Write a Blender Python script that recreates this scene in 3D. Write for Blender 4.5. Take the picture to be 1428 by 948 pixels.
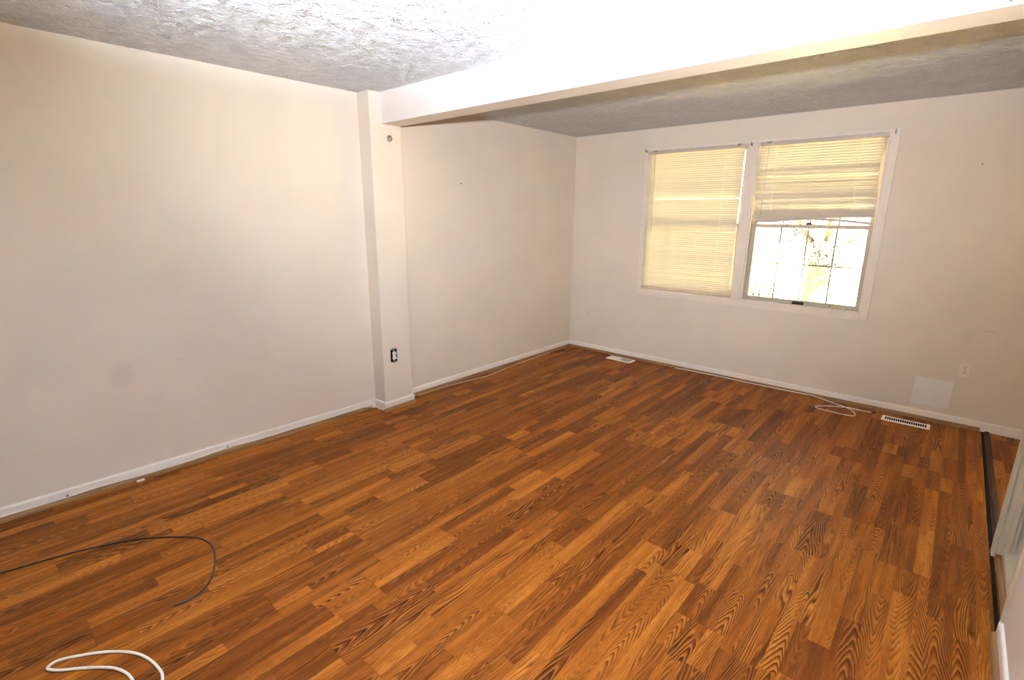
import bpy, bmesh, math, random
from mathutils import Vector, Matrix

# ------------------------------------------------------------------ scene, camera, light
C = bpy.context.scene
COL = C.collection
for o in list(bpy.data.objects):
    bpy.data.objects.remove(o, do_unlink=True)
random.seed(7)
C.view_settings.view_transform = 'Standard'
C.view_settings.look = 'None'
C.view_settings.gamma = 1.0
C.view_settings.use_curve_mapping = False
C.view_settings.exposure = 0.0
C.cycles.max_bounces = 10
C.cycles.diffuse_bounces = 6
C.cycles.transparent_max_bounces = 16
C.cycles.sample_clamp_indirect = 24.0
C.cycles.caustics_reflective = False
C.cycles.caustics_refractive = False
C.cycles.use_denoising = True

CAM = Vector((3.47101, -5.06264, 1.58557))
cam_data = bpy.data.cameras.new('camera')
cam_data.sensor_width = 36.0
cam_data.lens = 701.4486 * 36.0 / 1428.0
cam_data.clip_start = 0.02
cam = bpy.data.objects.new('camera', cam_data)
COL.objects.link(cam)
cr = Vector((0.75188856, 0.65925307, 0.00699875))
cu = Vector((-0.16475752, 0.17760862, 0.97021139))
cf = Vector((-0.6383718, 0.73064394, -0.24215879))
m = Matrix.Identity(4)
for i in range(3):
    m[i][0], m[i][1], m[i][2], m[i][3] = cr[i], cu[i], -cf[i], CAM[i]
cam.matrix_world = m
C.camera = cam

SKY = 5.0           # overcast, overexposed daylight
FLASH = 740.0       # the photographer's on-camera flash, forward lobe
FLASH_UP = 2050.0    # the same flash's upward lobe off the tilted head
world = bpy.data.worlds.new('sky')
C.world = world
world.use_nodes = True
bg = world.node_tree.nodes['Background']
bg.inputs['Color'].default_value = (1.0, 0.84, 0.70, 1)
bg.inputs['Strength'].default_value = SKY


def spot(name, loc, target, power, size_deg, blend, color, radius):
    L = bpy.data.lights.new(name, 'SPOT')
    L.energy = power
    L.color = color
    L.spot_size = math.radians(size_deg)
    L.spot_blend = blend
    L.shadow_soft_size = radius
    o = bpy.data.objects.new(name, L)
    o.location = loc
    o.rotation_euler = (Vector(target) - Vector(loc)).to_track_quat('-Z', 'Y').to_euler()
    COL.objects.link(o)
    return o


# flash on the camera's hot shoe, head tilted up
FL = Vector((3.47, -5.08, 1.76))
spot('camera_flash', FL, FL + Vector((-0.49, 0.77, 0.33)), FLASH, 106, 1.0, (0.96, 0.985, 1.06), 0.035)
up = spot('camera_flash_head', FL, FL + Vector((-0.54, 0.60, 0.62)), FLASH_UP, 62, 0.8, (0.86, 1.0, 1.22), 0.035)
up.scale = (2.5, 1.0, 1.0)      # the rectangular head throws a wide, flat cone
sun = bpy.data.lights.new('sun', 'SUN')      # behind the house: lights the garden, never enters the room
sun.energy = 760.0
sun.color = (1.0, 0.76, 0.33)
sun.angle = 0.01
so = bpy.data.objects.new('sun', sun)
so.rotation_euler = Vector((-0.60, 0.16, -0.78)).to_track_quat('-Z', 'Y').to_euler()
COL.objects.link(so)
# daylight portals (guide the sky's light through the real window openings)
for nm, loc, sx, sz in (('window_portal', (1.93, 0.16, 1.5), 2.1, 1.5), ('hall_portal', (4.575, 0.16, 1.0), 0.55, 1.5)):
    L = bpy.data.lights.new(nm, 'AREA')
    L.shape = 'RECTANGLE'
    L.size, L.size_y = sx, sz
    L.cycles.is_portal = True
    o = bpy.data.objects.new(nm, L)
    o.location = loc
    o.rotation_euler = (math.radians(-90), 0, 0)
    COL.objects.link(o)

# ------------------------------------------------------------------ mesh helpers
class MB:
    """collects shapes and links them as ONE mesh object"""
    def __init__(self):
        self.bm = bmesh.new()

    def face(self, pts):
        vs = [self.bm.verts.new(p) for p in pts]
        return self.bm.faces.new(vs)

    def box(self, x0, x1, y0, y1, z0, z1, bev=0.0, rot=None, origin=None):
        b = bmesh.new()
        vs = [b.verts.new(p) for p in ((x0, y0, z0), (x1, y0, z0), (x1, y1, z0), (x0, y1, z0),
                                       (x0, y0, z1), (x1, y0, z1), (x1, y1, z1), (x0, y1, z1))]
        for f in ((0, 3, 2, 1), (4, 5, 6, 7), (0, 1, 5, 4), (1, 2, 6, 5), (2, 3, 7, 6), (3, 0, 4, 7)):
            b.faces.new([vs[i] for i in f])
        if bev > 0:
            bmesh.ops.bevel(b, geom=list(b.edges), offset=bev, segments=2, affect='EDGES', profile=0.6)
        if rot is not None:
            bmesh.ops.rotate(b, verts=b.verts, cent=origin or (0, 0, 0), matrix=rot)
        self.merge(b)
        return self

    def merge(self, b):
        me = bpy.data.meshes.new('tmp')
        b.to_mesh(me)
        b.free()
        self.bm.from_mesh(me)
        bpy.data.meshes.remove(me)

    def prism(self, poly, o, u, v, w, length, close=True):
        """extrude the 2-D polygon (in axes u, v at o) along w"""
        o, u, v, w = Vector(o), Vector(u), Vector(v), Vector(w).normalized() * length
        a = [self.bm.verts.new(o + u * p[0] + v * p[1]) for p in poly]
        b = [self.bm.verts.new(o + u * p[0] + v * p[1] + w) for p in poly]
        n = len(poly)
        for i in range(n):
            self.bm.faces.new((a[i], a[(i + 1) % n], b[(i + 1) % n], b[i]))
        if close:
            self.bm.faces.new(list(reversed(a)))
            self.bm.faces.new(b)
        return self

    def tube(self, pts, r, seg=8, caps=True, radii=None):
        pts = [Vector(p) for p in pts]
        rings = []
        up = Vector((0, 0, 1))
        for i, p in enumerate(pts):
            t = (pts[min(i + 1, len(pts) - 1)] - pts[max(i - 1, 0)]).normalized()
            a = t.cross(up)
            if a.length < 1e-3:
                a = t.cross(Vector((1, 0, 0)))
            a.normalize()
            b = t.cross(a)
            rr = radii[i] if radii else r
            rings.append([self.bm.verts.new(p + (a * math.cos(k * 2 * math.pi / seg) + b * math.sin(k * 2 * math.pi / seg)) * rr) for k in range(seg)])
        for A, B in zip(rings, rings[1:]):
            for k in range(seg):
                self.bm.faces.new((A[k], A[(k + 1) % seg], B[(k + 1) % seg], B[k]))
        if caps:
            self.bm.faces.new(list(reversed(rings[0])))
            self.bm.faces.new(rings[-1])
        return self

    def lathe(self, prof, o, axis, seg=20):
        """profile of (radius, height) turned about axis at o"""
        o, ax = Vector(o), Vector(axis).normalized()
        a = ax.orthogonal().normalized()
        b = ax.cross(a)
        rings = []
        for r, h in prof:
            rings.append([self.bm.verts.new(o + ax * h + (a * math.cos(k * 2 * math.pi / seg) + b * math.sin(k * 2 * math.pi / seg)) * max(r, 1e-5)) for k in range(seg)])
        for A, B in zip(rings, rings[1:]):
            for k in range(seg):
                self.bm.faces.new((A[k], A[(k + 1) % seg], B[(k + 1) % seg], B[k]))
        self.bm.faces.new(list(reversed(rings[0])))
        self.bm.faces.new(rings[-1])
        return self

    def build(self, name, mat, parent=None, smooth=False):
        bmesh.ops.recalc_face_normals(self.bm, faces=self.bm.faces)
        me = bpy.data.meshes.new(name)
        self.bm.to_mesh(me)
        self.bm.free()
        if smooth:
            for p in me.polygons:
                p.use_smooth = True
        me.materials.append(mat)
        o = bpy.data.objects.new(name, me)
        COL.objects.link(o)
        if parent is not None:
            o.parent = parent
            o.matrix_parent_inverse = Matrix.Translation(parent.location).inverted()
        return o


def tag(o, label, cat, group=None, kind=None):
    o['label'] = label
    o['category'] = cat
    if group:
        o['group'] = group
    if kind:
        o['kind'] = kind
    return o


def empty(name, loc, label, cat, group=None, kind=None):
    o = bpy.data.objects.new(name, None)
    o.location = loc
    o.empty_display_size = 0.05
    COL.objects.link(o)
    return tag(o, label, cat, group, kind)


def smooth_path(pts, n=8):
    pts = [Vector(p) for p in pts]
    out = []
    for i in range(len(pts) - 1):
        p0, p1, p2, p3 = pts[max(i - 1, 0)], pts[i], pts[i + 1], pts[min(i + 2, len(pts) - 1)]
        for k in range(n):
            t = k / n
            out.append(0.5 * ((2 * p1) + (p2 - p0) * t + (2 * p0 - 5 * p1 + 4 * p2 - p3) * t * t + (3 * p1 - p0 - 3 * p2 + p3) * t ** 3))
    out.append(pts[-1])
    return out


# ------------------------------------------------------------------ material helpers
class NT:
    def __init__(self, name):
        self.m = bpy.data.materials.new(name)
        self.m.use_nodes = True
        self.t = self.m.node_tree
        self.b = self.t.nodes['Principled BSDF']

    def n(self, typ, **kw):
        nd = self.t.nodes.new(typ)
        for k, v in kw.items():
            setattr(nd, k, v)
        return nd

    def link(self, a, b):
        self.t.links.new(a, b)

    def put(self, sock, v):
        if isinstance(v, (int, float)):
            sock.default_value = v
        elif isinstance(v, (tuple, list)):
            sock.default_value = tuple(v) if len(v) == len(sock.default_value) else tuple(v) + (1,)
        else:
            self.link(v, sock)

    def math(self, op, a, b=None, c=None, clamp=False):
        nd = self.n('ShaderNodeMath', operation=op, use_clamp=clamp)
        for i, v in enumerate((a, b, c)):
            if v is not None:
                self.put(nd.inputs[i], v)
        return nd.outputs[0]

    def xyz(self, x, y, z=0.0):
        nd = self.n('ShaderNodeCombineXYZ')
        for i, v in enumerate((x, y, z)):
            self.put(nd.inputs[i], v)
        return nd.outputs[0]

    def coords(self):
        tc = self.n('ShaderNodeTexCoord')
        s = self.n('ShaderNodeSeparateXYZ')
        self.link(tc.outputs['Object'], s.inputs[0])
        return tc.outputs['Object'], s.outputs[0], s.outputs[1], s.outputs[2]

    def noise(self, vec, scale, detail=2.0, rough=0.5, dist=0.0):
        nd = self.n('ShaderNodeTexNoise')
        self.link(vec, nd.inputs['Vector'])
        nd.inputs['Scale'].default_value = scale
        nd.inputs['Detail'].default_value = detail
        nd.inputs['Roughness'].default_value = rough
        nd.inputs['Distortion'].default_value = dist
        return nd.outputs['Fac']

    def white(self, vec):
        nd = self.n('ShaderNodeTexWhiteNoise', noise_dimensions='3D')
        self.link(vec, nd.inputs['Vector'])
        return nd.outputs['Value'], nd.outputs['Color']

    def ramp(self, fac, stops, interp='LINEAR'):
        nd = self.n('ShaderNodeValToRGB')
        nd.color_ramp.interpolation = interp
        el = nd.color_ramp.elements
        while len(el) < len(stops):
            el.new(0.5)
        for e, (p, c) in zip(el, stops):
            e.position = p
            e.color = tuple(c) + (1,)
        self.link(fac, nd.inputs[0])
        return nd.outputs[0]

    def mix(self, fac, a, b, mode='MIX'):
        nd = self.n('ShaderNodeMix', data_type='RGBA', blend_type=mode)
        self.put(nd.inputs[0], fac)
        self.put(nd.inputs[6], a)
        self.put(nd.inputs[7], b)
        return nd.outputs[2]

    def smooth(self, v, a, b, lo=0.0, hi=1.0):
        nd = self.n('ShaderNodeMapRange', interpolation_type='SMOOTHSTEP')
        self.put(nd.inputs[0], v)
        nd.inputs[1].default_value, nd.inputs[2].default_value = a, b
        nd.inputs[3].default_value, nd.inputs[4].default_value = lo, hi
        return nd.outputs[0]

    def bump(self, h, strength, dist):
        nd = self.n('ShaderNodeBump')
        nd.inputs['Strength'].default_value = strength
        nd.inputs['Distance'].default_value = dist
        self.link(h, nd.inputs['Height'])
        self.link(nd.outputs[0], self.b.inputs['Normal'])

    def set(self, **kw):
        names = {'color': 'Base Color', 'rough': 'Roughness', 'metal': 'Metallic', 'spec': 'Specular IOR Level', 'coat': 'Coat Weight'}
        for k, v in kw.items():
            self.put(self.b.inputs[names[k]], v)
        return self


def plain(name, color, rough=0.5, metal=0.0, spec=0.4, var=0.06, scale=9.0, bump=0.0):
    """a simple surface with slight procedural variation"""
    t = NT(name)
    v, x, y, z = t.coords()
    n = t.noise(v, scale, 3.0)
    f = t.smooth(n, 0.3, 0.7)
    t.set(color=t.mix(f, tuple(c * (1 - var) for c in color), tuple(min(1, c * (1 + var)) for c in color)), rough=rough, metal=metal, spec=spec)
    if bump:
        t.bump(t.noise(v, 260.0, 2.0), bump, 0.002)
    return t.m


def wall_paint(name, color, stains=()):
    """rolled matt wall paint; stains are (axis-free) soft-edged marks (centre, half-size, strength, colour)"""
    t = NT(name)
    v, x, y, z = t.coords()
    n = t.smooth(t.noise(v, 2.2, 3.0, 0.55), 0.3, 0.7)
    col = t.mix(n, tuple(c * 0.975 for c in color), tuple(c * 1.02 for c in color))
    for (c, h, s, sc) in stains:
        d = None
        for ax, cc, hh in zip((x, y, z), c, h):
            q = t.math('DIVIDE', t.math('SUBTRACT', ax, cc), hh)
            q = t.math('MULTIPLY', q, q)
            d = q if d is None else t.math('ADD', d, q)
        d = t.math('ADD', d, t.math('MULTIPLY', t.math('SUBTRACT', t.noise(v, 26.0, 3.0), 0.5), 1.2))
        col = t.mix(t.smooth(d, 1.2, 0.1, 0.0, s), col, sc)
    t.set(color=col, rough=0.62, spec=0.25)
    t.bump(t.noise(v, 190.0, 2.0), 0.10, 0.002)
    return t.m


def ceiling_mat():
    """hand-brushed, stippled glossy ceiling paint"""
    t = NT('textured_ceiling_paint')
    v, x, y, z = t.coords()
    a = t.noise(v, 10.0, 4.0, 0.62, 2.2)
    b = t.noise(v, 34.0, 3.0, 0.6, 1.2)
    ridge = t.math('SUBTRACT', 1.0, t.math('MULTIPLY', t.math('ABSOLUTE', t.math('SUBTRACT', a, 0.5)), 5.0), clamp=True)
    h = t.math('ADD', t.math('MULTIPLY', ridge, 0.8), t.math('MULTIPLY', b, 0.9))
    patch = t.smooth(t.noise(v, 3.0, 2.0), 0.35, 0.65)
    t.set(color=t.mix(patch, (0.91, 0.89, 0.87), (0.95, 0.935, 0.92)), rough=0.24, spec=0.65)
    t.bump(h, 1.0, 0.05)
    return t.m


def floor_mat():
    """printed strip-oak laminate running along y: 195 mm boards, each printed as two or three strips"""
    t = NT('oak_strip_laminate')
    v, x, y, z = t.coords()
    BW = 0.195
    sb = t.math('DIVIDE', t.math('ADD', x, 0.085), BW)
    ib = t.math('FLOOR', sb)
    u = t.math('SUBTRACT', sb, ib)
    rb, rbc = t.white(t.xyz(ib, 3.3, 1.7))
    yb = t.math('ADD', t.math('DIVIDE', y, 1.29), t.math('MULTIPLY', rb, 7.0))
    iyb = t.math('FLOOR', yb)
    fyb = t.math('SUBTRACT', yb, iyb)
    # where the board's print is cut into strips
    _, rc2 = t.white(t.xyz(ib, iyb, 8.4))
    sp = t.n('ShaderNodeSeparateXYZ')
    t.link(rc2, sp.inputs[0])
    c1 = t.math('ADD', 0.24, t.math('MULTIPLY', sp.outputs[0], 0.20))
    c2 = t.math('ADD', 0.58, t.math('MULTIPLY', sp.outputs[1], 0.22))
    s1 = t.math('GREATER_THAN', u, c1)
    s2 = t.math('GREATER_THAN', u, c2)
    strip = t.math('ADD', s1, s2)
    ix = t.math('ADD', t.math('MULTIPLY', ib, 3.0), strip)
    # lengthwise cuts of each strip
    rs, _ = t.white(t.xyz(ix, iyb, 5.1))
    ln = t.math('ADD', 0.36, t.math('MULTIPLY', rs, 0.34))
    ys = t.math('ADD', t.math('DIVIDE', fyb, ln), t.math('MULTIPLY', rs, 0.83))
    iys = t.math('FLOOR', ys)
    r1, rc = t.white(t.xyz(ix, t.math('ADD', t.math('MULTIPLY', iyb, 11.0), iys), 2.0))
    sep = t.n('ShaderNodeSeparateXYZ')
    t.link(rc, sep.inputs[0])
    r2, r3, r4 = sep.outputs[0], sep.outputs[1], sep.outputs[2]
    off = t.math('MULTIPLY', r2, 37.0)
    # tone of the strip with slow lengthwise drift
    drift = t.noise(t.xyz(t.math('ADD', t.math('MULTIPLY', x, 26.0), off), t.math('ADD', t.math('MULTIPLY', y, 1.7), off), r2), 1.0, 3.0, 0.55)
    tone = t.math('ADD', t.math('ADD', 0.04, t.math('MULTIPLY', r1, 0.60)), t.math('MULTIPLY', t.smooth(drift, 0.28, 0.72), 0.38))
    base = t.ramp(tone, [(0.08, (0.116, 0.029, 0.0060)), (0.36, (0.200, 0.055, 0.0085)), (0.66, (0.325, 0.100, 0.0130)), (1.0, (0.50, 0.178, 0.026))])
    # growth rings: nested arches on flat-sawn strips, near-parallel lines on the others
    cx = t.math('MULTIPLY', t.math('ADD', t.math('MULTIPLY', ib, 1.0), t.math('ADD', 0.15, t.math('MULTIPLY', strip, 0.33))), BW)
    xc = t.math('DIVIDE', t.math('SUBTRACT', t.math('ADD', x, 0.085), t.math('ADD', cx, t.math('MULTIPLY', t.math('SUBTRACT', r3, 0.5), 0.05))), 0.065)
    wob = t.noise(t.xyz(t.math('ADD', t.math('MULTIPLY', x, 17.0), off), t.math('ADD', t.math('MULTIPLY', y, 2.6), off), off), 1.0, 1.6, 0.45)
    arch = t.math('MULTIPLY', t.math('POWER', t.math('ADD', t.math('MULTIPLY', xc, xc), 0.010), 0.62), 7.0)
    sign = t.math('SUBTRACT', t.math('MULTIPLY', t.math('GREATER_THAN', r4, 0.5), 2.0), 1.0)
    cath = t.math('ADD', t.math('MULTIPLY', t.math('MULTIPLY', y, sign), t.math('ADD', 11.0, t.math('MULTIPLY', r1, 15.0))), t.math('ADD', arch, t.math('MULTIPLY', wob, 6.0)))
    strt = t.math('ADD', t.math('MULTIPLY', x, 95.0), t.math('MULTIPLY', t.noise(t.xyz(t.math('ADD', t.math('MULTIPLY', x, 15.0), off), t.math('ADD', t.math('MULTIPLY', y, 1.8), off), off), 1.0, 1.8, 0.5), 11.0))
    gm = t.n('ShaderNodeMix', data_type='FLOAT')
    t.put(gm.inputs[0], t.math('GREATER_THAN', r3, 0.55))
    t.put(gm.inputs[2], strt)
    t.put(gm.inputs[3], cath)
    ring = t.math('FRACT', gm.outputs[0])
    late = t.math('MULTIPLY', t.smooth(ring, 0.42, 0.80), t.smooth(ring, 1.0, 0.90))
    early = t.math('MULTIPLY', t.smooth(ring, 0.02, 0.10), t.smooth(ring, 0.42, 0.16))
    patch = t.smooth(t.noise(t.xyz(t.math('ADD', t.math('MULTIPLY', x, 17.0), off), t.math('ADD', t.math('MULTIPLY', y, 2.3), off), 1.0), 1.0, 2.0), 0.37, 0.56)
    vis = t.math('MULTIPLY', patch, t.math('ADD', 0.25, t.math('MULTIPLY', t.math('POWER', r4, 1.2), 0.75)))
    dark = t.mix(1.0, base, (0.24, 0.19, 0.18), 'MULTIPLY')
    col = t.mix(t.math('MULTIPLY', late, vis), base, dark)
    col = t.mix(t.math('MULTIPLY', early, t.math('MULTIPLY', vis, 0.55)), col, (0.54, 0.215, 0.048))
    # fine pores and streaks
    pore = t.noise(t.xyz(t.math('MULTIPLY', x, 430.0), t.math('MULTIPLY', y, 24.0), r2), 1.0, 2.0)
    col = t.mix(t.smooth(pore, 0.45, 0.66, 0.0, 0.48), col, t.mix(1.0, col, (0.48, 0.41, 0.38), 'MULTIPLY'))
    # board joints
    seam = t.math('MAXIMUM', t.math('LESS_THAN', u, 0.008), t.math('LESS_THAN', fyb, 0.0014))
    col = t.mix(t.math('MULTIPLY', seam, 0.45), col, (0.03, 0.012, 0.006))
    t.set(color=col, rough=t.math('ADD', 0.36, t.math('MULTIPLY', t.noise(v, 6.0, 2.0), 0.14)), spec=0.09)
    t.bump(t.math('ADD', t.math('MULTIPLY', pore, 0.4), t.math('MULTIPLY', seam, -1.0)), 0.12, 0.002)
    return t.m


def wood_mat(name, light, dark, axis):
    t = NT(name)
    v, x, y, z = t.coords()
    s = {'x': (4, 60, 60), 'y': (60, 4, 60)}[axis]
    n = t.noise(t.xyz(t.math('MULTIPLY', x, s[0]), t.math('MULTIPLY', y, s[1]), t.math('MULTIPLY', z, s[2])), 1.0, 3.0)
    t.set(color=t.ramp(n, [(0.3, dark), (0.7, light)]), rough=0.5, spec=0.2)
    return t.m


def slat_mat():
    """thin cream-enamelled slats that let some daylight through"""
    t = NT('cream_blind_slat')
    v, x, y, z = t.coords()
    n = t.noise(v, 12.0, 2.0)
    col = t.mix(n, (0.60, 0.54, 0.43), (0.64, 0.58, 0.47))
    t.set(color=col, rough=0.45, spec=0.35)
    tr = t.n('ShaderNodeBsdfTranslucent')
    t.put(tr.inputs['Color'], (0.50, 0.50, 0.50))
    mx = t.n('ShaderNodeMixShader')
    mx.inputs[0].default_value = 0.16
    out = t.t.nodes['Material Output']
    t.link(t.b.outputs[0], mx.inputs[1])
    t.link(tr.outputs[0], mx.inputs[2])
    t.link(mx.outputs[0], out.inputs['Surface'])
    return t.m


def glass_mat():
    t = NT('window_glass')
    tr = t.n('ShaderNodeBsdfTransparent')
    tr.inputs['Color'].default_value = (0.95, 0.97, 0.96, 1)
    gl = t.n('ShaderNodeBsdfGlossy')
    gl.inputs['Roughness'].default_value = 0.02
    lw = t.n('ShaderNodeFresnel')
    lw.inputs['IOR'].default_value = 1.35
    mx = t.n('ShaderNodeMixShader')
    t.link(lw.outputs[0], mx.inputs[0])
    t.link(tr.outputs[0], mx.inputs[1])
    t.link(gl.outputs[0], mx.inputs[2])
    t.link(mx.outputs[0], t.t.nodes['Material Output'].inputs['Surface'])
    return t.m


PAINT = (0.70, 0.627, 0.528)
M = {
    'wall': wall_paint('wall_paint', PAINT, [((-0.06, -4.46, 0.66), (0.05, 0.07, 0.085), 0.22, (0.45, 0.42, 0.38)),
                                             ((-0.06, -4.16, 0.70), (0.05, 0.03, 0.010), 0.22, (0.45, 0.42, 0.38))]),
    'wall_b': wall_paint('wall_paint_window_side', PAINT, [((3.74, 0, 0.768), (0.055, 0.1, 0.004), 0.45, (0.35, 0.30, 0.24)),
                                                           ((3.63, 0, 0.72), (0.05, 0.1, 0.07), 0.12, (0.45, 0.38, 0.30)),
                                                           ((0.255, 0, 0.44), (0.035, 0.1, 0.05), 0.16, (0.50, 0.44, 0.33))]),
    'ceil': ceiling_mat(),
    'floor': floor_mat(),
    'trim': plain('white_trim_paint', (0.80, 0.75, 0.69), 0.36, spec=0.4, var=0.03),
    'casing': plain('cream_window_casing', (0.74, 0.665, 0.57), 0.42, spec=0.35, var=0.03),
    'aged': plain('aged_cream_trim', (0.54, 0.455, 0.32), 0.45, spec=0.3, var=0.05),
    'beam': plain('white_beam_paint', (0.74, 0.70, 0.655), 0.5, spec=0.3, var=0.02, bump=0.06),
    'qr_x': wood_mat('quarter_round_wood_along_x', (0.33, 0.185, 0.08), (0.20, 0.10, 0.04), 'x'),
    'qr_y': wood_mat('quarter_round_wood_along_y', (0.33, 0.185, 0.08), (0.20, 0.10, 0.04), 'y'),
    'thresh': wood_mat('dark_threshold_wood', (0.075, 0.026, 0.013), (0.028, 0.012, 0.008), 'y'),
    'gap': plain('dark_floor_gap', (0.018, 0.013, 0.010), 0.9, spec=0.1),
    'slat': slat_mat(),
    'rail': plain('cream_blind_rail', (0.52, 0.455, 0.41), 0.4, var=0.03),
    'cord': plain('blind_cord', (0.82, 0.76, 0.62), 0.8),
    'wand': plain('clear_plastic_wand', (0.42, 0.35, 0.27), 0.25, spec=0.6),
    'sash': plain('sash_paint', (0.46, 0.40, 0.32), 0.4, var=0.03),
    'muntin': plain('grille_bars', (0.26, 0.23, 0.18), 0.45, var=0.03),
    'glass': glass_mat(),
    'black': plain('black_metal', (0.02, 0.02, 0.022), 0.4, 0.3),
    'dark': plain('dark_recess', (0.006, 0.006, 0.006), 0.9, spec=0.05),
    'steel': plain('bright_steel', (0.62, 0.60, 0.57), 0.22, 1.0, var=0.05),
    'grey': plain('dull_zinc', (0.30, 0.29, 0.27), 0.4, 0.8),
    'vent': plain('white_enamel', (0.86, 0.83, 0.77), 0.35, var=0.03),
    'plate': plain('almond_plastic', (0.75, 0.68, 0.56), 0.35, var=0.02),
    'recept': plain('white_plastic', (0.86, 0.83, 0.78), 0.3, var=0.02),
    'panel': plain('patch_panel_paint', (0.76, 0.735, 0.68), 0.55, var=0.03),
    'cable_w': plain('white_cable_jacket', (0.82, 0.77, 0.70), 0.4),
    'cable_c': plain('aged_cable_jacket', (0.80, 0.62, 0.43), 0.45),
    'cable_b': plain('black_cable_jacket', (0.022, 0.02, 0.02), 0.42, spec=0.5),
    'bark': plain('pale_bark', (0.046, 0.049, 0.064), 0.9, var=0.15, scale=6),
    'leaf': plain('leaf', (0.060, 0.074, 0.095), 0.7, var=0.25, scale=14),
    'lawn': plain('sunlit_lawn', (0.42, 0.40, 0.29), 0.95, var=0.08, scale=3),
    'shrub': plain('shrub_leaf', (0.062, 0.088, 0.125), 0.8, var=0.15, scale=10),
}

# ------------------------------------------------------------------ the room shell
H = 2.44
XP, Y1, Y2 = 0.125, -2.81, -2.535          # pilaster face and its two edges
YB, ZB = -2.71, 2.2266                     # beam front and soffit
XR = 3.838                                 # right wall face
YF = -7.6                                  # wall behind the camera
XA, XB_ = -0.02, -0.155                    # front left wall runs slightly out of square: x at Y1, x at YF


def struct(o, label, cat):
    return tag(o, label, cat, kind='structure')


# floor, ceiling
struct(MB().box(-0.3, 6.2, YF - 0.1, 0.14, -0.12, 0.0).build('floor', M['floor']),
       'brown oak strip laminate floor of the empty room', 'floor')
struct(MB().box(-0.3, 6.2, YF - 0.1, 0.14, H, H + 0.12).build('ceiling', M['ceil']),
       'white brush-textured ceiling', 'ceiling')

# front part of the left wall (slightly skewed)
b = MB()
b.prism([(XA, Y1 + 0.03), (XB_, YF), (XB_ - 0.12, YF), (XA - 0.2, Y1 + 0.03)], (0, 0, 0), (1, 0, 0), (0, 1, 0), (0, 0, 1), H)
struct(b.build('wall_left', M['wall']), 'long blank off-white left wall in front of the pilaster', 'wall')
struct(MB().box(-0.15, 0.0, Y2 - 0.02, 0.12, 0, H).build('wall_left_rear', M['wall']),
       'off-white left wall between the pilaster and the window wall', 'wall')
struct(MB().box(-0.15, XP, Y1, Y2, 0, H, bev=0.004).build('pilaster', M['wall']),
       'shallow off-white pilaster carrying the left end of the beam', 'pilaster')
struct(MB().box(XP - 0.03, XR + 0.1, YB, Y2, ZB, H + 0.02, bev=0.004).build('beam', M['beam']),
       'white dropped ceiling beam crossing the room', 'beam')

# window wall with the double-window opening and, out in the hall, a second opening
WX0, WX1, WZ0, WZ1 = 0.905, 2.932, 0.80, 2.225
HX0, HX1, HZ0, HZ1 = 4.30, 4.85, 0.25, 1.75
b = MB()
b.box(-0.15, WX0, 0, 0.14, 0, H)
b.box(WX0, WX1, 0, 0.14, 0, WZ0)
b.box(WX0, WX1, 0, 0.14, WZ1, H)
b.box(WX1, HX0, 0, 0.14, 0, H)
b.box(HX0, HX1, 0, 0.14, 0, HZ0)
b.box(HX0, HX1, 0, 0.14, HZ1, H)
b.box(HX1, 6.2, 0, 0.14, 0, H)
struct(b.build('wall_back', M['wall_b']), 'off-white window wall at the far end of the room', 'wall')

# right wall: near part, header over the two openings, stub between the openings
b = MB()
b.box(XR, XR + 0.11, YF, -2.57, 0, H)
b.box(XR, XR + 0.11, -2.57, 0.0, 2.08, H)
struct(b.build('wall_right', M['wall']), 'off-white right wall ending beside the doorway', 'wall')
struct(MB().box(3.90, 6.2, -1.94, -1.86, 0, H).build('wall_stub', M['wall']),
       'off-white partition seen beyond the right doorway', 'wall')
struct(MB().box(4.75, 4.85, -4.6, -1.9, 0, H).build('wall_closet', M['wall']), 'closet wall beyond the right doorway', 'wall')
struct(MB().box(XR + 0.11, 4.8, -4.7, -4.6, 0, H).build('wall_closet_end', M['wall']), 'closet end wall out of view', 'wall')
struct(MB().box(6.1, 6.2, -1.9, 0.0, 0, H).build('wall_hall', M['wall']), 'hall end wall out of view on the right', 'wall')
struct(MB().box(-0.3, XR + 0.11, YF - 0.1, YF, 0, H).build('wall_front', M['wall']), 'wall behind the camera', 'wall')

# ---- baseboards: white board with eased top, and a separate wood quarter round
BH, BT = 0.075, 0.012
PROF = [(0, 0), (BT, 0), (BT, BH - 0.010), (BT * 0.72, BH - 0.003), (BT * 0.3, BH), (0, BH)]
Q, QH = 0.018, 0.028
QP = [(0, 0)] + [(Q * math.cos(a), QH * math.sin(a)) for a in [i * math.pi / 12 for i in range(7)]]


def board(b, p, q, nrm, prof, lift=0.0, off=0.0):
    p, q, nrm = Vector(p), Vector(q), Vector(nrm).normalized()
    d = q - p
    b.prism(prof, p + nrm * off + Vector((0, 0, lift)), nrm, (0, 0, 1), d, d.length)
    return b


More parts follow.
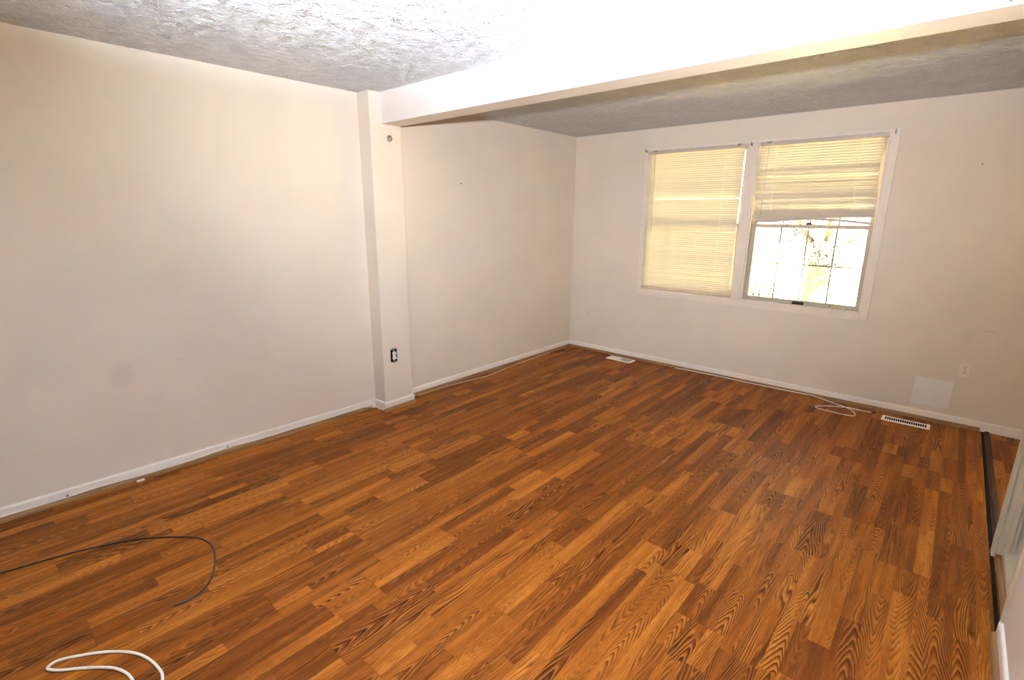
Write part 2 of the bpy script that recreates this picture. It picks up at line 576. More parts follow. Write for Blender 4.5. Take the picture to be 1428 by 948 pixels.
nl = Vector((1, -(XB_ - XA) / (YF - Y1), 0)).normalized()
pA, pB = Vector((XA, Y1, 0)), Vector((XB_, YF, 0))
E_ = 0.0005
struct(board(MB(), pA, pB, nl, PROF, 0, E_).build('baseboard_left', M['trim']), 'white baseboard along the front left wall', 'baseboard')
struct(board(MB(), pA - nl * 0 + Vector((0, -0.05, 0)), pB, nl, QP, 0, BT + E_).build('trim_1', M['qr_y'], smooth=False),
       'brown wood quarter round along the front left wall', 'trim')
b = MB()
board(b, (XA, Y1, 0), (XP + BT, Y1, 0), (0, -1, 0), PROF, 0, E_)
board(b, (XP, Y1 - BT, 0), (XP, Y2 + 0.012, 0), (1, 0, 0), PROF, 0, E_)
board(b, (XP + BT, Y2, 0), (0.013, Y2, 0), (0, 1, 0), PROF, 0, E_)
struct(b.build('baseboard_pilaster', M['trim']), 'white baseboard wrapped round the foot of the pilaster', 'baseboard')
b = MB()
board(b, (XP, Y1 - BT - 0.015, 0), (XP, Y2 + 0.014, 0), (1, 0, 0), QP, 0, BT + E_)
struct(b.build('trim_2', M['qr_y']), 'brown wood quarter round at the foot of the pilaster', 'trim')
struct(board(MB(), (0, Y2 + 0.014, 0), (0, 0, 0), (1, 0, 0), PROF, 0, E_).build('baseboard_left_rear', M['trim']),
       'white baseboard along the left wall behind the pilaster', 'baseboard')
struct(board(MB(), (0, Y2 + 0.06, 0), (0, -BT, 0), (1, 0, 0), QP, 0, BT + E_).build('trim_3', M['qr_y']),
       'brown wood quarter round along the left wall behind the pilaster', 'trim')
struct(board(MB(), (BT, 0, 0), (4.30, 0, 0), (0, -1, 0), PROF, 0, E_).build('baseboard_back', M['trim']),
       'white baseboard under the window', 'baseboard')
struct(board(MB(), (BT, 0, 0), (XR - 0.02, 0, 0), (0, -1, 0), QP, 0, BT + E_).build('trim_4', M['qr_x']),
       'brown wood quarter round along the window wall', 'trim')
struct(board(MB(), (XR, YF, 0), (XR, -2.585, 0), (-1, 0, 0), PROF, 0, E_).build('baseboard_right', M['trim']),
       'white baseboard on the near right wall', 'baseboard')
struct(board(MB(), (XR, YF, 0), (XR, -2.60, 0), (-1, 0, 0), QP, 0, BT + E_).build('trim_5', M['qr_y']),
       'brown wood quarter round along the near right wall', 'trim')

# doorway at right: corner strip, casing post, white sill, quarter round in front of it
b = MB()
b.box(XR - 0.008, XR + 0.118, -2.60, -2.562, 0.012, 2.08, bev=0.003)
struct(b.build('trim_6', M['aged']), 'white corner strip at the end of the near right wall', 'trim')
b = MB()
b.box(3.826, 3.842, -1.975, -1.925, 0.015, 2.08, bev=0.003)
b.box(3.840, 3.872, -1.968, -1.925, 0.03, 2.08, bev=0.003)
b.box(3.866, 3.886, -1.975, -1.925, 0.03, 2.08, bev=0.003)
b.box(3.884, 3.902, -1.966, -1.925, 0.03, 2.08, bev=0.003)
struct(b.build('door_casing', M['aged']), 'white moulded casing post of the doorway at right', 'door casing')
struct(MB().box(3.866, 4.75, -2.562, -1.94, 0.0, 0.055, bev=0.002).build('door_sill', M['aged']),
       'white raised sill inside the right doorway', 'sill')
struct(board(MB(), (3.866, -2.52, 0), (3.866, -1.978, 0), (-1, 0, 0), QP, 0, 0.0005).build('trim_7', M['qr_y']),
       'short brown quarter round in front of the white doorway sill', 'trim')
# threshold strip between the two floors, with the open joint beside it
b = MB()
b.prism([(0.000, 0), (0.004, 0.008), (0.014, 0.011), (0.030, 0.009), (0.036, 0.0)], (3.842, -1.90, 0), (1, 0, 0), (0, 0, 1), (0, 1, 0), 1.885)
struct(b.build('trim_8', M['thresh']), 'dark wood threshold strip across the hall opening', 'threshold')
struct(MB().box(3.826, 3.842, -2.56, -0.014, 0.0, 0.0012).build('trim_9', M['gap']), 'dark open joint between floor and threshold', 'floor joint')

# ------------------------------------------------------------------ the double window
win = empty('window_1', (1.93, 0, 0.737), 'white double window in the far wall', 'window', kind='structure')
CT = 0.014
b = MB()
b.box(0.876, WX0, -CT, 0.0, 0.80, 2.247, bev=0.003)                 # left casing
b.box(WX1, 2.992, -CT, 0.0, 0.737, 2.247, bev=0.003)                # right casing
b.box(0.876, WX1, -CT - 0.002, 0.0, 0.737, 0.80, bev=0.003)         # bottom casing
b.box(WX0, WX1, -CT + 0.002, 0.0, 2.222, 2.247, bev=0.003)          # top casing
b.build('casing', M['casing'], win)
MX0, MX1 = 1.888, 1.968
MB().box(MX0, MX1, -CT, 0.138, 0.80, 2.222, bev=0.003).build('mullion_post', M['casing'], win)
b = MB()
for x0, x1 in ((WX0, MX0), (MX1, WX1)):
    b.box(x0, x0 + 0.012, 0.001, 0.138, WZ0, WZ1)
    b.box(x1 - 0.012, x1, 0.001, 0.138, WZ0, WZ1)
    b.box(x0 + 0.012, x1 - 0.012, 0.001, 0.138, WZ0, WZ0 + 0.010)
    b.box(x0 + 0.012, x1 - 0.012, 0.001, 0.138, WZ1 - 0.012, WZ1)
b.build('jamb_liner', M['casing'], win)


def sash(x0, x1, z0, z1, y, stile, top, bot):
    b = MB()
    y0, y1 = y - 0.014, y + 0.014
    b.box(x0, x0 + stile, y0, y1, z0, z1, bev=0.003)
    b.box(x1 - stile, x1, y0, y1, z0, z1, bev=0.003)
    b.box(x0 + stile, x1 - stile, y0, y1, z0, z0 + bot, bev=0.003)
    b.box(x0 + stile, x1 - stile, y0, y1, z1 - top, z1, bev=0.003)
    s = b.build('sash', M['sash'], win)
    gx0, gx1, gz0, gz1 = x0 + stile, x1 - stile, z0 + bot, z1 - top
    MB().box(gx0, gx1, y - 0.003, y + 0.003, gz0, gz1).build('glass', M['glass'], s)
    g = MB()
    for k in (1, 2, 3):
        xx = gx0 + (gx1 - gx0) * k / 4
        g.box(xx - 0.006, xx + 0.006, y - 0.008, y - 0.0035, gz0, gz1)
    zz = (gz0 + gz1) / 2
    g.box(gx0, gx1, y - 0.0085, y - 0.0036, zz - 0.006, zz + 0.006)
    g.build('grille', M['muntin'], s)
    return s


for x0, x1 in ((WX0 + 0.012, MX0 - 0.012), (MX1 + 0.012, WX1 - 0.012)):
    low = sash(x0, x1, 0.810, 1.515, 0.060, 0.036, 0.030, 0.036)
    sash(x0, x1, 1.490, 2.213, 0.092, 0.036, 0.036, 0.026)
    cx = (x0 + x1) / 2
    if x0 > 1.9:
        lk = MB()
        lk.box(cx - 0.026, cx + 0.026, 0.046, 0.074, 1.5155, 1.521, bev=0.002)
        lk.box(cx - 0.040, cx - 0.004, 0.040, 0.052, 1.521, 1.531, bev=0.003)
        lk.lathe([(0.011, 0), (0.011, 0.010), (0.007, 0.014)], (cx, 0.060, 1.520), (0, 0, 1), 14)
        lk.build('sash_lock', M['black'], low)
        lt = MB()
        lt.box(cx - 0.047, cx + 0.047, 0.034, 0.046, 0.806, 0.836, bev=0.003)
        lt.box(cx - 0.040, cx + 0.040, 0.026, 0.036, 0.826, 0.834, bev=0.003)
        lt.build('lift_handle', M['black'], low)
        MB().lathe([(0.005, 0), (0.005, 0.004), (0.003, 0.005)], (2.70, 0.0462, 0.827), (0, -1, 0), 10).build('screw', M['black'], low)

# hall window that lights the hall floor (outside the frame at right)
w2 = empty('window_2', (4.575, 0.05, 0.25), 'hall window beyond the right doorway, out of view', 'window', kind='structure')
b = MB()
for x0, x1, z0, z1 in ((HX0, HX0 + 0.05, HZ0, HZ1), (HX1 - 0.05, HX1, HZ0, HZ1), (HX0 + 0.05, HX1 - 0.05, HZ0, HZ0 + 0.06), (HX0 + 0.05, HX1 - 0.05, HZ1 - 0.06, HZ1)):
    b.box(x0, x1, 0.04, 0.10, z0, z1, bev=0.003)
b.build('frame', M['trim'], w2)
MB().box(HX0 + 0.05, HX1 - 0.05, 0.067, 0.073, HZ0 + 0.06, HZ1 - 0.06).build('glass', M['glass'], w2)


# ------------------------------------------------------------------ the two mini blinds
def slat(b, x0, x1, z0, z1, y, tilt, depth=0.0265, n=1, droop=0.0):
    """one shallow curved slat from (x0, z0) to (x1, z1), turned by tilt about its length"""
    cs = []
    for k in range(5):
        s = (k / 4 - 0.5) * depth
        cs.append((s, 0.0022 * (1 - (2 * k / 4 - 1) ** 2)))
    rows = []
    for i in range(n + 1):
        t = i / n
        x = x0 + (x1 - x0) * t
        z = z0 + (z1 - z0) * t - droop * 4 * t * (1 - t)
        rows.append([b.bm.verts.new((x, y + s * math.cos(tilt) - c * math.sin(tilt), z + s * math.sin(tilt) + c * math.cos(tilt))) for s, c in cs])
    for A, B in zip(rows, rows[1:]):
        for k in range(4):
            b.bm.faces.new((A[k], A[k + 1], B[k + 1], B[k]))


def headrail(x0, x1, parent):
    b = MB()
    b.prism([(-0.016, 0), (0.012, 0), (0.012, 0.027), (0.009, 0.027), (0.009, 0.003), (-0.013, 0.003), (-0.013, 0.027), (-0.016, 0.027)],
            (x0, 0.0, 2.193), (0, 1, 0), (0, 0, 1), (1, 0, 0), x1 - x0)
    b.box(x0, x1, -0.013, 0.009, 2.216, 2.2195)
    h = b.build('headrail', M['rail'], parent)
    for xx in (x0 + 0.075, x1 - 0.075):
        c = MB()
        c.box(xx - 0.022, xx + 0.022, -0.0185, 0.0125, 2.2205, 2.2265, bev=0.001)
        c.box(xx - 0.014, xx + 0.014, -0.0185, -0.0165, 2.2100, 2.2210)
        c.build('mounting_clip', M['grey'], h)


def wand(x, z0, z1, dx, parent):
    b = MB()
    b.tube([(x, -0.022, z0), (x + 0.001, -0.026, z0 - 0.02), (x + dx, -0.026, z1)], 0.0035, 6)
    b.build('tilt_wand', M['wand'], parent)


TL = math.radians(73)
bl = empty('window_blind', (1.37, 0.0, 0.815), 'cream mini blind lowered fully over the left window', 'blind')
bx0, bx1 = 0.912, 1.852
headrail(bx0 - 0.003, 1.884, bl)
b = MB()
z = 2.178
i = 0
while z > 0.842:
    if i == 20:
        z -= 0.004
    slat(b, bx0 + random.uniform(-.001, .001), bx1 + random.uniform(-.0015, .0015), z, z + random.uniform(-.0012, .0012), 0.012, TL + random.uniform(-.04, .04), n=2)
    z -= 0.0205 if i != 20 else 0.0285
    i += 1
b.build('slats', M['slat'], bl, smooth=True)
MB().box(bx0, bx1, 0.000, 0.024, 0.812, 0.826, bev=0.003).build('bottom_rail', M['sash'], bl)
for xx in (bx0 + 0.10, bx1 - 0.16):
    b = MB()
    b.tube([(xx, -0.003, 2.194), (xx, -0.003, 0.826)], 0.0012, 5)
    b.tube([(xx + 0.01, 0.027, 2.194), (xx + 0.01, 0.027, 0.826)], 0.0012, 5)
    b.build('ladder_cord', M['cord'], bl)
wand(0.990, 2.195, 1.42, 0.008, bl)

br = empty('window_blind', (2.45, 0.0, 1.53), 'cream mini blind half raised and sagging crookedly over the right window', 'blind')
headrail(1.988, 2.925, br)


def lerp_tab(tab, z):
    for (za, va), (zb, vb) in zip(tab, tab[1:]):
        if za >= z >= zb:
            return va + (vb - va) * (za - z) / (za - zb)
    return tab[-1][1] if z < tab[-1][0] else tab[0][1]


LE = [(2.19, 1.985), (2.0, 1.972), (1.85, 1.978), (1.72, 1.990), (1.66, 2.030), (1.635, 2.030), (1.62, 2.002), (1.5, 1.998)]
RE = [(2.19, 2.918), (2.05, 2.897), (1.96, 2.892), (1.85, 2.899), (1.74, 2.915), (1.70, 2.916), (1.5, 2.916)]
b = MB()
z = 2.178
i = 0
while z > 1.655:
    loose = z > 1.99
    tilt = TL + math.radians(random.uniform(-4, 4)) if loose else math.radians(random.uniform(60, 80))
    sk = 0.0 if loose else random.uniform(-0.004, 0.004)
    slat(b, lerp_tab(LE, z) + random.uniform(-.003, .003), lerp_tab(RE, z) + random.uniform(-.003, .003), z - sk * 0.5, z + sk + (0.006 if not loose else 0), 0.012 + (0 if loose else random.uniform(-.004, .004)), tilt, n=3)
    z -= 0.0212 if loose else random.choice((0.012, 0.0145, 0.017, 0.021))
    i += 1
# the gathered slats at the bottom, deeper at the left where they have slipped
for k in range(11):
    t = k / 10
    zl = 1.640 - 0.098 * t
    zr = 1.640 - 0.046 * t
    slat(b, lerp_tab(LE, 1.61) + random.uniform(-.006, .008), 2.914 + random.uniform(-.006, .002), zl, zr, 0.010 + random.uniform(-.003, .003), math.radians(random.uniform(50, 75)), n=6, droop=-0.008 * t)
b.build('slats', M['slat'], br, smooth=True)
# bottom rail hanging down at its right end
b = MB()
prev = None
pts = [(2.000, 1.538), (2.15, 1.540), (2.36, 1.562), (2.52, 1.562), (2.72, 1.551), (2.914, 1.530)]
for (xa, za), (xb, zb) in zip(pts, pts[1:]):
    b.prism([(-0.013, -0.008), (0.013, -0.008), (0.013, 0.008), (0.006, 0.011), (-0.006, 0.011), (-0.013, 0.008)], (xa, 0.010, za), (0, 1, 0), (0, 0, 1),
            Vector((xb - xa, 0, zb - za)), Vector((xb - xa, 0, zb - za)).length)
b.build('bottom_rail', M['rail'], br)
for xx in (2.125, 2.745):
    b = MB()
    b.tube(smooth_path([(xx, -0.004, 2.194), (xx + .003, -0.006, 2.0), (xx - .006, -0.008, 1.86), (xx + .010, -0.010, 1.78), (xx - .002, -0.008, 1.70), (xx + .012, -0.010, 1.64)], 5), 0.0016, 5)
    b.tube([(xx + 0.012, -0.004, 2.194), (xx + 0.012, -0.006, 1.62)], 0.0012, 5)
    b.build('ladder_cord', M['cord'], br)
wand(2.064, 2.195, 1.58, -0.004, br)

# curtain-rod brackets left on the window casing
def rod_bracket(x, z, label):
    t = empty('curtain_rod_bracket', (x, -CT, z), label, 'bracket', 'curtain rod brackets on the window casing')
    MB().box(x - 0.008, x + 0.008, -CT - 0.002, -CT, z - 0.018, z + 0.010, bev=0.0008).build('back_plate', M['grey'], t)
    b = MB()
    b.tube(smooth_path([(x, -CT - 0.002, z - 0.004), (x, -CT - 0.020, z - 0.006), (x, -CT - 0.034, z), (x, -CT - 0.036, z + 0.012), (x, -CT - 0.026, z + 0.018)], 5), 0.0035, 8)
    b.build('hook', M['grey'], t, smooth=True)
    return t


rod_bracket(0.888, 2.228, 'small curtain rod bracket at the top left corner of the window')
rod_bracket(1.915, 2.215, 'small curtain rod bracket on the post between the two blinds')
rod_bracket(2.962, 2.222, 'small curtain rod bracket at the top right corner of the window')

# ------------------------------------------------------------------ fittings on the walls
# eye hook on the pilaster
t = empty('screw_eye', (XP, -2.652, 2.129), 'shiny metal screw eye high on the pilaster, just under the beam', 'hook')
b = MB()
b.lathe([(0.012, 0), (0.012, 0.002), (0.007, 0.005), (0.004, 0.006), (0.004, 0.012)], (XP, -2.652, 2.134), (1, 0, 0), 16)
b.build('base', M['grey'], t, smooth=True)
ring = [(XP + 0.013, -2.652 + 0.017 * math.cos(a), 2.129 + 0.019 * math.sin(a)) for a in [i * 2 * math.pi / 24 for i in range(25)]]
MB().tube(ring, 0.0048, 10, caps=False).build('ring', M['grey'], t, smooth=True)
MB().lathe([(0.0005, 0.010), (0.006, 0.009), (0.009, 0.006), (0.010, 0.0)], (XP + 0.007, -2.652, 2.130), (1, 0, 0), 16).build('knob', M['steel'], t, smooth=True)
# hook on the beam
t = empty('cup_hook', (3.469, YB, 2.237), 'small metal cup hook on the beam face near the right edge', 'hook')
MB().lathe([(0.008, 0), (0.008, 0.002), (0.003, 0.004)], (3.469, YB, 2.247), (0, -1, 0), 14).build('base', M['grey'], t)
MB().tube(smooth_path([(3.469, YB - 0.003, 2.247), (3.466, YB - 0.012, 2.247), (3.462, YB - 0.022, 2.238), (3.470, YB - 0.028, 2.233), (3.478, YB - 0.024, 2.240)], 5), 0.0022, 8).build('hook', M['grey'], t, smooth=True)


def slots(b, o, u, v, n):
    """a receptacle's two blade slots and its ground hole"""
    o, u, v, n = Vector(o), Vector(u), Vector(v), Vector(n)
    for du in (-0.0065, 0.0065):
        b.prism([(-0.0013, -0.004), (0.0013, -0.004), (0.0013, 0.004), (-0.0013, 0.004)], o + u * du + v * 0.004, u, v, n, 0.0006)
    b.prism([(0.0028 * math.cos(a), 0.0028 * math.sin(a)) for a in [i * math.pi / 5 for i in range(10)]], o - v * 0.008, u, v, n, 0.0006)


def oval(w, h, k=20):
    pts = []
    for i in range(k):
        a = 2 * math.pi * i / k
        pts.append((max(-w, min(w, 1.25 * w * math.cos(a))), h * math.sin(a)))
    return pts


# cover-less receptacle on the pilaster
OY, OZ = -2.707, 0.456
t = empty('wall_outlet', (XP, OY, OZ), 'bare electrical outlet without its cover plate, low on the pilaster', 'outlet')
b = MB()
b.box(XP, XP + 0.0015, OY - 0.031, OY + 0.031, OZ - 0.052, OZ + 0.052)
b.build('box_opening', M['dark'], t)
b = MB()
b.box(XP + 0.0015, XP + 0.004, OY - 0.009, OY + 0.009, OZ - 0.060, OZ + 0.060, bev=0.001)
b.box(XP + 0.0015, XP + 0.0035, OY - 0.020, OY + 0.020, OZ + 0.047, OZ + 0.060, bev=0.0008)
b.box(XP + 0.0015, XP + 0.0035, OY - 0.020, OY + 0.020, OZ - 0.060, OZ - 0.047, bev=0.0008)
b.build('mounting_yoke', M['grey'], t)
r = MB()
for dz in (-0.0195, 0.0195):
    r.prism(oval(0.0165, 0.0145), (XP + 0.004, OY, OZ + dz), (0, 1, 0), (0, 0, 1), (1, 0, 0), 0.008)
r.box(XP + 0.004, XP + 0.008, OY - 0.013, OY + 0.013, OZ - 0.010, OZ + 0.010)
rec = r.build('receptacle', M['recept'], t)
for dz in (-0.0195, 0.0195):
    s = MB()
    slots(s, (XP + 0.012, OY, OZ + dz), (0, 1, 0), (0, 0, 1), (1, 0, 0))
    s.build('slots', M['dark'], rec)

# covered outlet on the window wall
OX, OZ = 3.655, 0.456
t = empty('wall_outlet', (OX, 0, OZ), 'almond covered electrical outlet on the window wall at right', 'outlet')
MB().box(OX - 0.037, OX + 0.037, -0.007, 0, OZ - 0.060, OZ + 0.060, bev=0.003).build('cover_plate', M['plate'], t)
r = MB()
for dz in (-0.0195, 0.0195):
    r.prism(oval(0.0165, 0.0145), (OX, -0.007, OZ + dz), (1, 0, 0), (0, 0, 1), (0, -1, 0), 0.0025)
rec = r.build('receptacle', M['plate'], t)
for dz in (-0.0195, 0.0195):
    s = MB()
    slots(s, (OX, -0.0095, OZ + dz), (1, 0, 0), (0, 0, 1), (0, -1, 0))
    s.build('slots', M['dark'], rec)
MB().lathe([(0.003, 0), (0.003, 0.001), (0.001, 0.0014)], (OX, -0.007, OZ), (0, -1, 0), 10).build('screw', M['grey'], t)

# blank access panel
t = empty('access_panel', (3.495, 0, 0.228), 'pale blank square access panel low on the window wall above the right floor vent', 'panel')
MB().box(3.378, 3.612, -0.005, 0, 0.110, 0.346, bev=0.002).build('panel_board', M['panel'], t)
s = MB()
for px_, pz_ in ((3.604, 0.119),):
    s.lathe([(0.003, 0), (0.003, 0.001), (0.001, 0.0014)], (px_, -0.005, pz_), (0, -1, 0), 10)
s.build('screw', M['grey'], t)

# two stray nails
def nail(loc, axis, label, mat):
    b = MB()
    b.lathe([(0.0045, 0), (0.0045, 0.004), (0.0055, 0.0042), (0.0055, 0.0055), (0.003, 0.0062)], loc, axis, 12)
    tag(b.build('nail', mat), label, 'nail')


nail((0.0, -1.803, 1.851), (1, 0, 0), 'single dark nail in the left wall behind the pilaster', M['black'])
nail((3.497, 0.0, 1.957), (0, -1, 0), 'tiny reddish nail in the window wall to the right of the window', plain('rusty_nail', (0.30, 0.12, 0.08), 0.6))


# ------------------------------------------------------------------ floor registers
def register(x0, x1, y0, y1, nslot, label, half_shut):
    cx, cy = (x0 + x1) / 2, (y0 + y1) / 2
    t = empty('floor_register', (cx, cy, 0), label, 'floor vent', 'floor vents along the window wall')
    T = 0.007
    fx, fy = 0.020, 0.015
    b = MB()
    b.prism([(0, 0), (0.004, T), (fx, T), (fx, 0)], (x0, y0, 0), (1, 0, 0), (0, 0, 1), (0, 1, 0), y1 - y0)
    b.prism([(0, 0), (-0.004, T), (-fx, T), (-fx, 0)], (x1, y0, 0), (1, 0, 0), (0, 0, 1), (0, 1, 0), y1 - y0)
    b.prism([(0, 0), (0.004, T), (fy, T), (fy, 0)], (x0 + fx, y0, 0), (0, 1, 0), (0, 0, 1), (1, 0, 0), x1 - x0 - 2 * fx)
    b.prism([(0, 0), (-0.004, T), (-fy, T), (-fy, 0)], (x0 + fx, y1, 0), (0, 1, 0), (0, 0, 1), (1, 0, 0), x1 - x0 - 2 * fx)
    b.build('frame', M['vent'], t)
    MB().box(x0 + fx, x1 - fx, y0 + fy, y1 - fy, 0.0, 0.001).build('duct_opening', M['dark'], t)
    g = MB()
    w = (x1 - x0 - 2 * fx) / nslot
    for i in range(nslot + 1):
        xx = x0 + fx + i * w
        g.box(xx - w * 0.13, xx + w * 0.13, y0 + fy - 0.001, y1 - fy + 0.001, 0.0035, T - 0.0008)
    g.build('grille', M['vent'], t)
    if half_shut:
        MB().box(x0 + fx, x0 + fx + (x1 - x0) * 0.46, y0 + fy, y1 - fy, 0.001, 0.004).build('damper', M['vent'], t)


register(3.222, 3.530, -0.242, -0.130, 19, 'white slotted floor vent at right below the blank wall panel', False)
register(0.640, 0.945, -0.195, -0.060, 19, 'white floor vent half shut, near the far left corner', True)


# ------------------------------------------------------------------ cables
def cable(name, pts, r, mat, label, n=6):
    t = MB()
    t.tube(smooth_path(pts, n), r, 8)
    o = t.build(name, mat, None, smooth=True)
    return tag(o, label, 'cable')


R = 0.004
cable('black_cable', [(0.30, -5.60, R), (0.38, -5.36, R), (0.466, -5.115, R), (0.505, -4.95, R), (0.56, -4.78, R), (0.65, -4.618, R), (0.786, -4.475, R), (0.87, -4.425, R),
                      (0.97, -4.412, R), (1.10, -4.445, R), (1.21, -4.50, R), (1.262, -4.555, R), (1.279, -4.611, R), (1.268, -4.660, R)], R, M['cable_b'],
      'black cable curving across the bare floor at lower left')
R = 0.0052
cable('white_cable', [(1.78, -4.90, R), (1.71, -4.835, R), (1.628, -4.794, R), (1.565, -4.791, R), (1.487, -4.806, R), (1.418, -4.836, R), (1.349, -4.893, R), (1.300, -4.955, R),
                      (1.262, -5.020, R), (1.275, -5.052, R), (1.318, -5.025, R), (1.368, -4.968, R), (1.428, -4.912, R), (1.473, -4.884, R), (1.531, -4.867, R), (1.59, -4.872, R), (1.66, -4.925, R)], R, M['cable_w'],
      'white looped cable on the floor at the bottom left edge')
R = 0.0036
t = empty('coax_cable', (2.9, -0.25, 0), 'thin white cable looped flat on the floor left of the right floor vent', 'cable')
q = Q + BT
zt = 0.021
path = [(1.40, -q - R, R + 0.002), (1.62, -q - R + .001, 0.010), (1.85, -q - R + .001, 0.012), (2.10, -q - R + .001, 0.010), (2.35, -q - R, 0.011), (2.55, -q - R + .001, 0.013), (2.68, -q - R, 0.016), (2.735, -0.045, 0.014),
        (2.80, -0.062, 0.007), (2.866, -0.085, R), (2.932, -0.118, R), (2.995, -0.155, R), (3.032, -0.211, R), (3.052, -0.274, R),
        (3.046, -0.318, R), (3.005, -0.334, R), (2.943, -0.336, R), (2.868, -0.335, R), (2.805, -0.326, R), (2.768, -0.300, R), (2.784, -0.258, R), (2.826, -0.214, R),
        (2.885, -0.176, R), (2.945, -0.150, R + .002), (2.985, -0.142, R * 2.6), (3.02, -0.138, R + .003), (3.075, -0.130, R), (3.147, -0.122, R)]
MB().tube(smooth_path(path, 6), R, 8).build('jacket', M['cable_w'], t, smooth=True)
MB().tube([(3.145, -0.1222, 0.0052), (3.160, -0.1205, 0.0052), (3.161, -0.1204, 0.0052), (3.176, -0.119, 0.0052)], 0.005, 10,
          radii=[0.0042, 0.0042, 0.0052, 0.0052]).build('connector', M['black'], t, smooth=True)
R = 0.003
cable('thin_cable', [(0.036, -2.40, R), (0.036, -2.16, R), (0.040, -2.05, R), (0.058, -1.90, R), (0.078, -1.75, R), (0.105, -1.58, R), (0.088, -1.42, R), (0.066, -1.20, R), (0.045, -0.92, R), (0.0365, -0.62, R), (0.036, -0.45, R)],
      R, M['cable_c'], 'thin pale cable bowed out from the baseboard behind the pilaster')


def onwall(y, off, z):
    x = XA + (XB_ - XA) * (y - Y1) / (YF - Y1)
    return (x + off, y, z)


w0 = BT + 0.004
pts = []
for y, z, o_ in ((-6.6, 0.0235, w0), (-5.6, 0.0235, w0), (-5.05, 0.0235, w0), (-4.80, 0.024, w0 + .004), (-4.66, 0.026, w0), (-4.50, 0.0235, w0 + .006), (-4.30, 0.0225, w0 + .011), (-4.12, 0.0235, w0 + .004),
                  (-3.96, 0.031, w0), (-3.80, 0.0235, w0), (-3.5, 0.0235, w0), (-3.2, 0.0235, w0), (-2.97, 0.030, w0)):
    pts.append(onwall(y, o_, z + 0.0075))
pts += [(0.035, Y1 - 0.045, 0.024), (0.085, Y1 - 0.032, 0.016), (XP - 0.005, Y1 - 0.018, 0.020), (XP + 0.012, Y1 - 0.0155, 0.026)]
cable('thin_cable', pts, 0.0034, M['cable_w'], 'thin white cable tacked along the front left baseboard to the pilaster foot', 5)


def staple(y, label, mat, z=0.024):
    x, yy, zz = onwall(y, BT + 0.0008, z)
    b = MB()
    b.box(x, x + 0.0085, yy - 0.006, yy + 0.006, zz + 0.0035, zz + 0.0060, bev=0.0006)
    b.box(x, x + 0.0030, yy - 0.002, yy + 0.002, zz + 0.0035, zz + 0.014, bev=0.0006)
    tag(b.build('cable_clip', mat), label, 'cable clip', 'cable clips on the front left baseboard')


staple(-3.97, 'dark cable clip on the left baseboard, the one nearer the pilaster', M['black'], 0.0385)
staple(-4.80, 'dark cable clip on the left baseboard, the one nearer the left edge', M['black'], 0.0315)
x, y, z = onwall(-4.47, BT + 0.008, 0.0)
t = MB()
t.box(x + 0.0145, x + 0.028, y - 0.020, y + 0.020, 0.0005, 0.013, bev=0.003)
tag(t.build('cable_coupler', M['cable_w']), 'small white plastic cable coupler on the floor against the left quarter round', 'cable coupler')

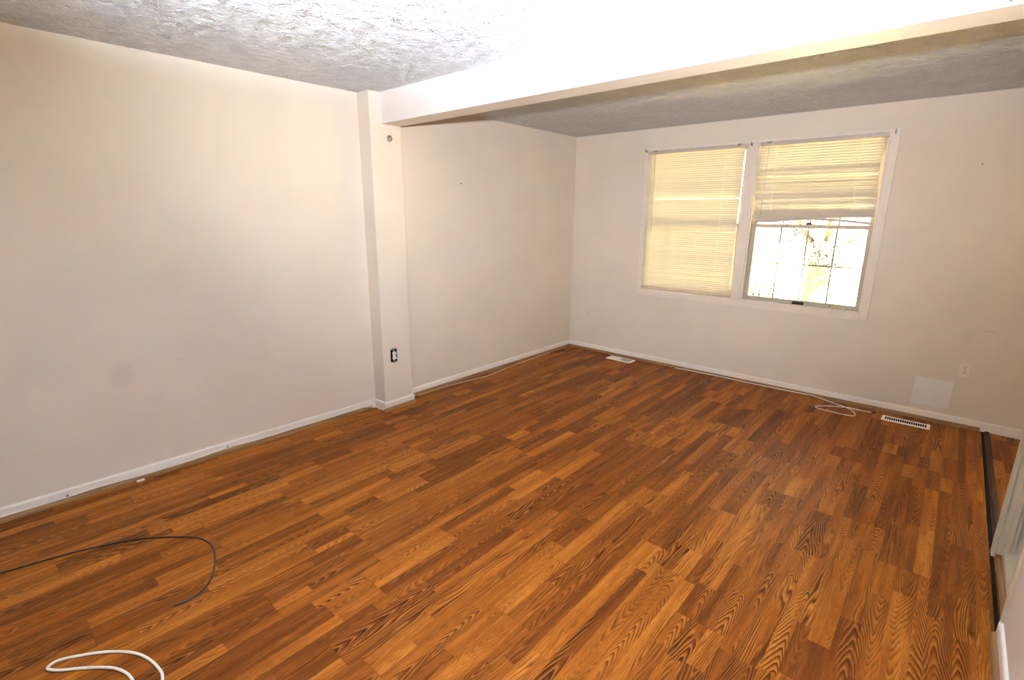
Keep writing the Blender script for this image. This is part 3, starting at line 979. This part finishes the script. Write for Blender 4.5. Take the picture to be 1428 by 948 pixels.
# ------------------------------------------------------------------ outside the window
struct(MB().box(-14, 16, 0.20, 40, -0.55, -0.45).build('lawn', M['lawn']), 'washed-out bright lawn outside the window', 'lawn')
t = empty('garden_tree', (1.78, 5.0, -0.45), 'washed-out forked tree outside the right window', 'tree')
b = MB()
b.tube(smooth_path([(1.80, 5, -0.47), (1.78, 5, 0.05), (1.72, 5, 0.45), (1.70, 5, 0.82)], 5), 0.2, 12,
       radii=[0.40 - 0.23 * min(1, i / 12) for i in range(16)])
b.build('trunk', M['bark'], t, smooth=True)
b = MB()
for pp, r0, r1 in (([(1.70, 5, 0.75), (1.92, 5.05, 1.0), (2.22, 5.1, 1.26), (2.7, 5.15, 1.62)], 0.13, 0.09),
                   ([(1.70, 5, 0.75), (1.52, 5.1, 1.15), (1.25, 5.2, 1.6), (0.9, 5.3, 2.3)], 0.09, 0.05),
                   ([(1.72, 5, 0.78), (1.80, 4.95, 1.3), (1.85, 4.9, 2.0), (1.9, 4.9, 2.8)], 0.08, 0.05)):
    sp = smooth_path(pp, 5)
    b.tube(sp, 0.1, 9, radii=[r0 + (r1 - r0) * i / (len(sp) - 1) for i in range(len(sp))])
b.build('branches', M['bark'], t, smooth=True)
b = MB()
rnd = random.Random(3)


def leaves(b, c, rad, n, size):
    for _ in range(n):
        while True:
            d = Vector((rnd.uniform(-1, 1), rnd.uniform(-1, 1), rnd.uniform(-1, 1)))
            if d.length < 1:
                break
        p = Vector(c) + Vector((d.x * rad[0], d.y * rad[1], d.z * rad[2]))
        a = Vector((rnd.uniform(-1, 1), rnd.uniform(-1, 1), rnd.uniform(-1, 1))).normalized()
        e = a.orthogonal().normalized()
        s = size * rnd.uniform(0.6, 1.2)
        b.face([p - a * s, p + e * s * 0.45, p + a * s, p - e * s * 0.45])


for c, rad, n in (((1.72, 4.75, 0.98), (0.26, 0.25, 0.20), 420), ((1.60, 4.7, 1.42), (0.16, 0.2, 0.16), 150), ((1.95, 4.8, 0.85), (0.16, 0.2, 0.22), 170),
                  ((1.2, 5.1, 1.35), (0.22, 0.3, 0.2), 90), ((2.0, 5.0, 3.0), (1.4, 1.2, 0.9), 1500), ((0.8, 5.3, 2.7), (0.9, 0.9, 0.7), 700), ((2.9, 5.2, 2.4), (0.9, 0.9, 0.6), 600)):
    leaves(b, c, rad, n, 0.05)
b.build('foliage', M['leaf'], t)
t = empty('garden_shrub', (0.2, 6.5, -0.45), 'pale washed-out shrub behind the lower left panes of the right window', 'shrub')
b = MB()
leaves(b, (0.3, 6.5, -0.05), (0.55, 0.45, 0.42), 1500, 0.06)
b.build('foliage', M['shrub'], t)
b = MB()
for k in range(5):
    b.tube([(0.3 + 0.05 * k - 0.1, 6.5, -0.46), (0.3 + 0.16 * (k - 2), 6.5 + 0.05 * (k % 2), 0.1)], 0.012, 6)
b.build('stems', M['bark'], t)
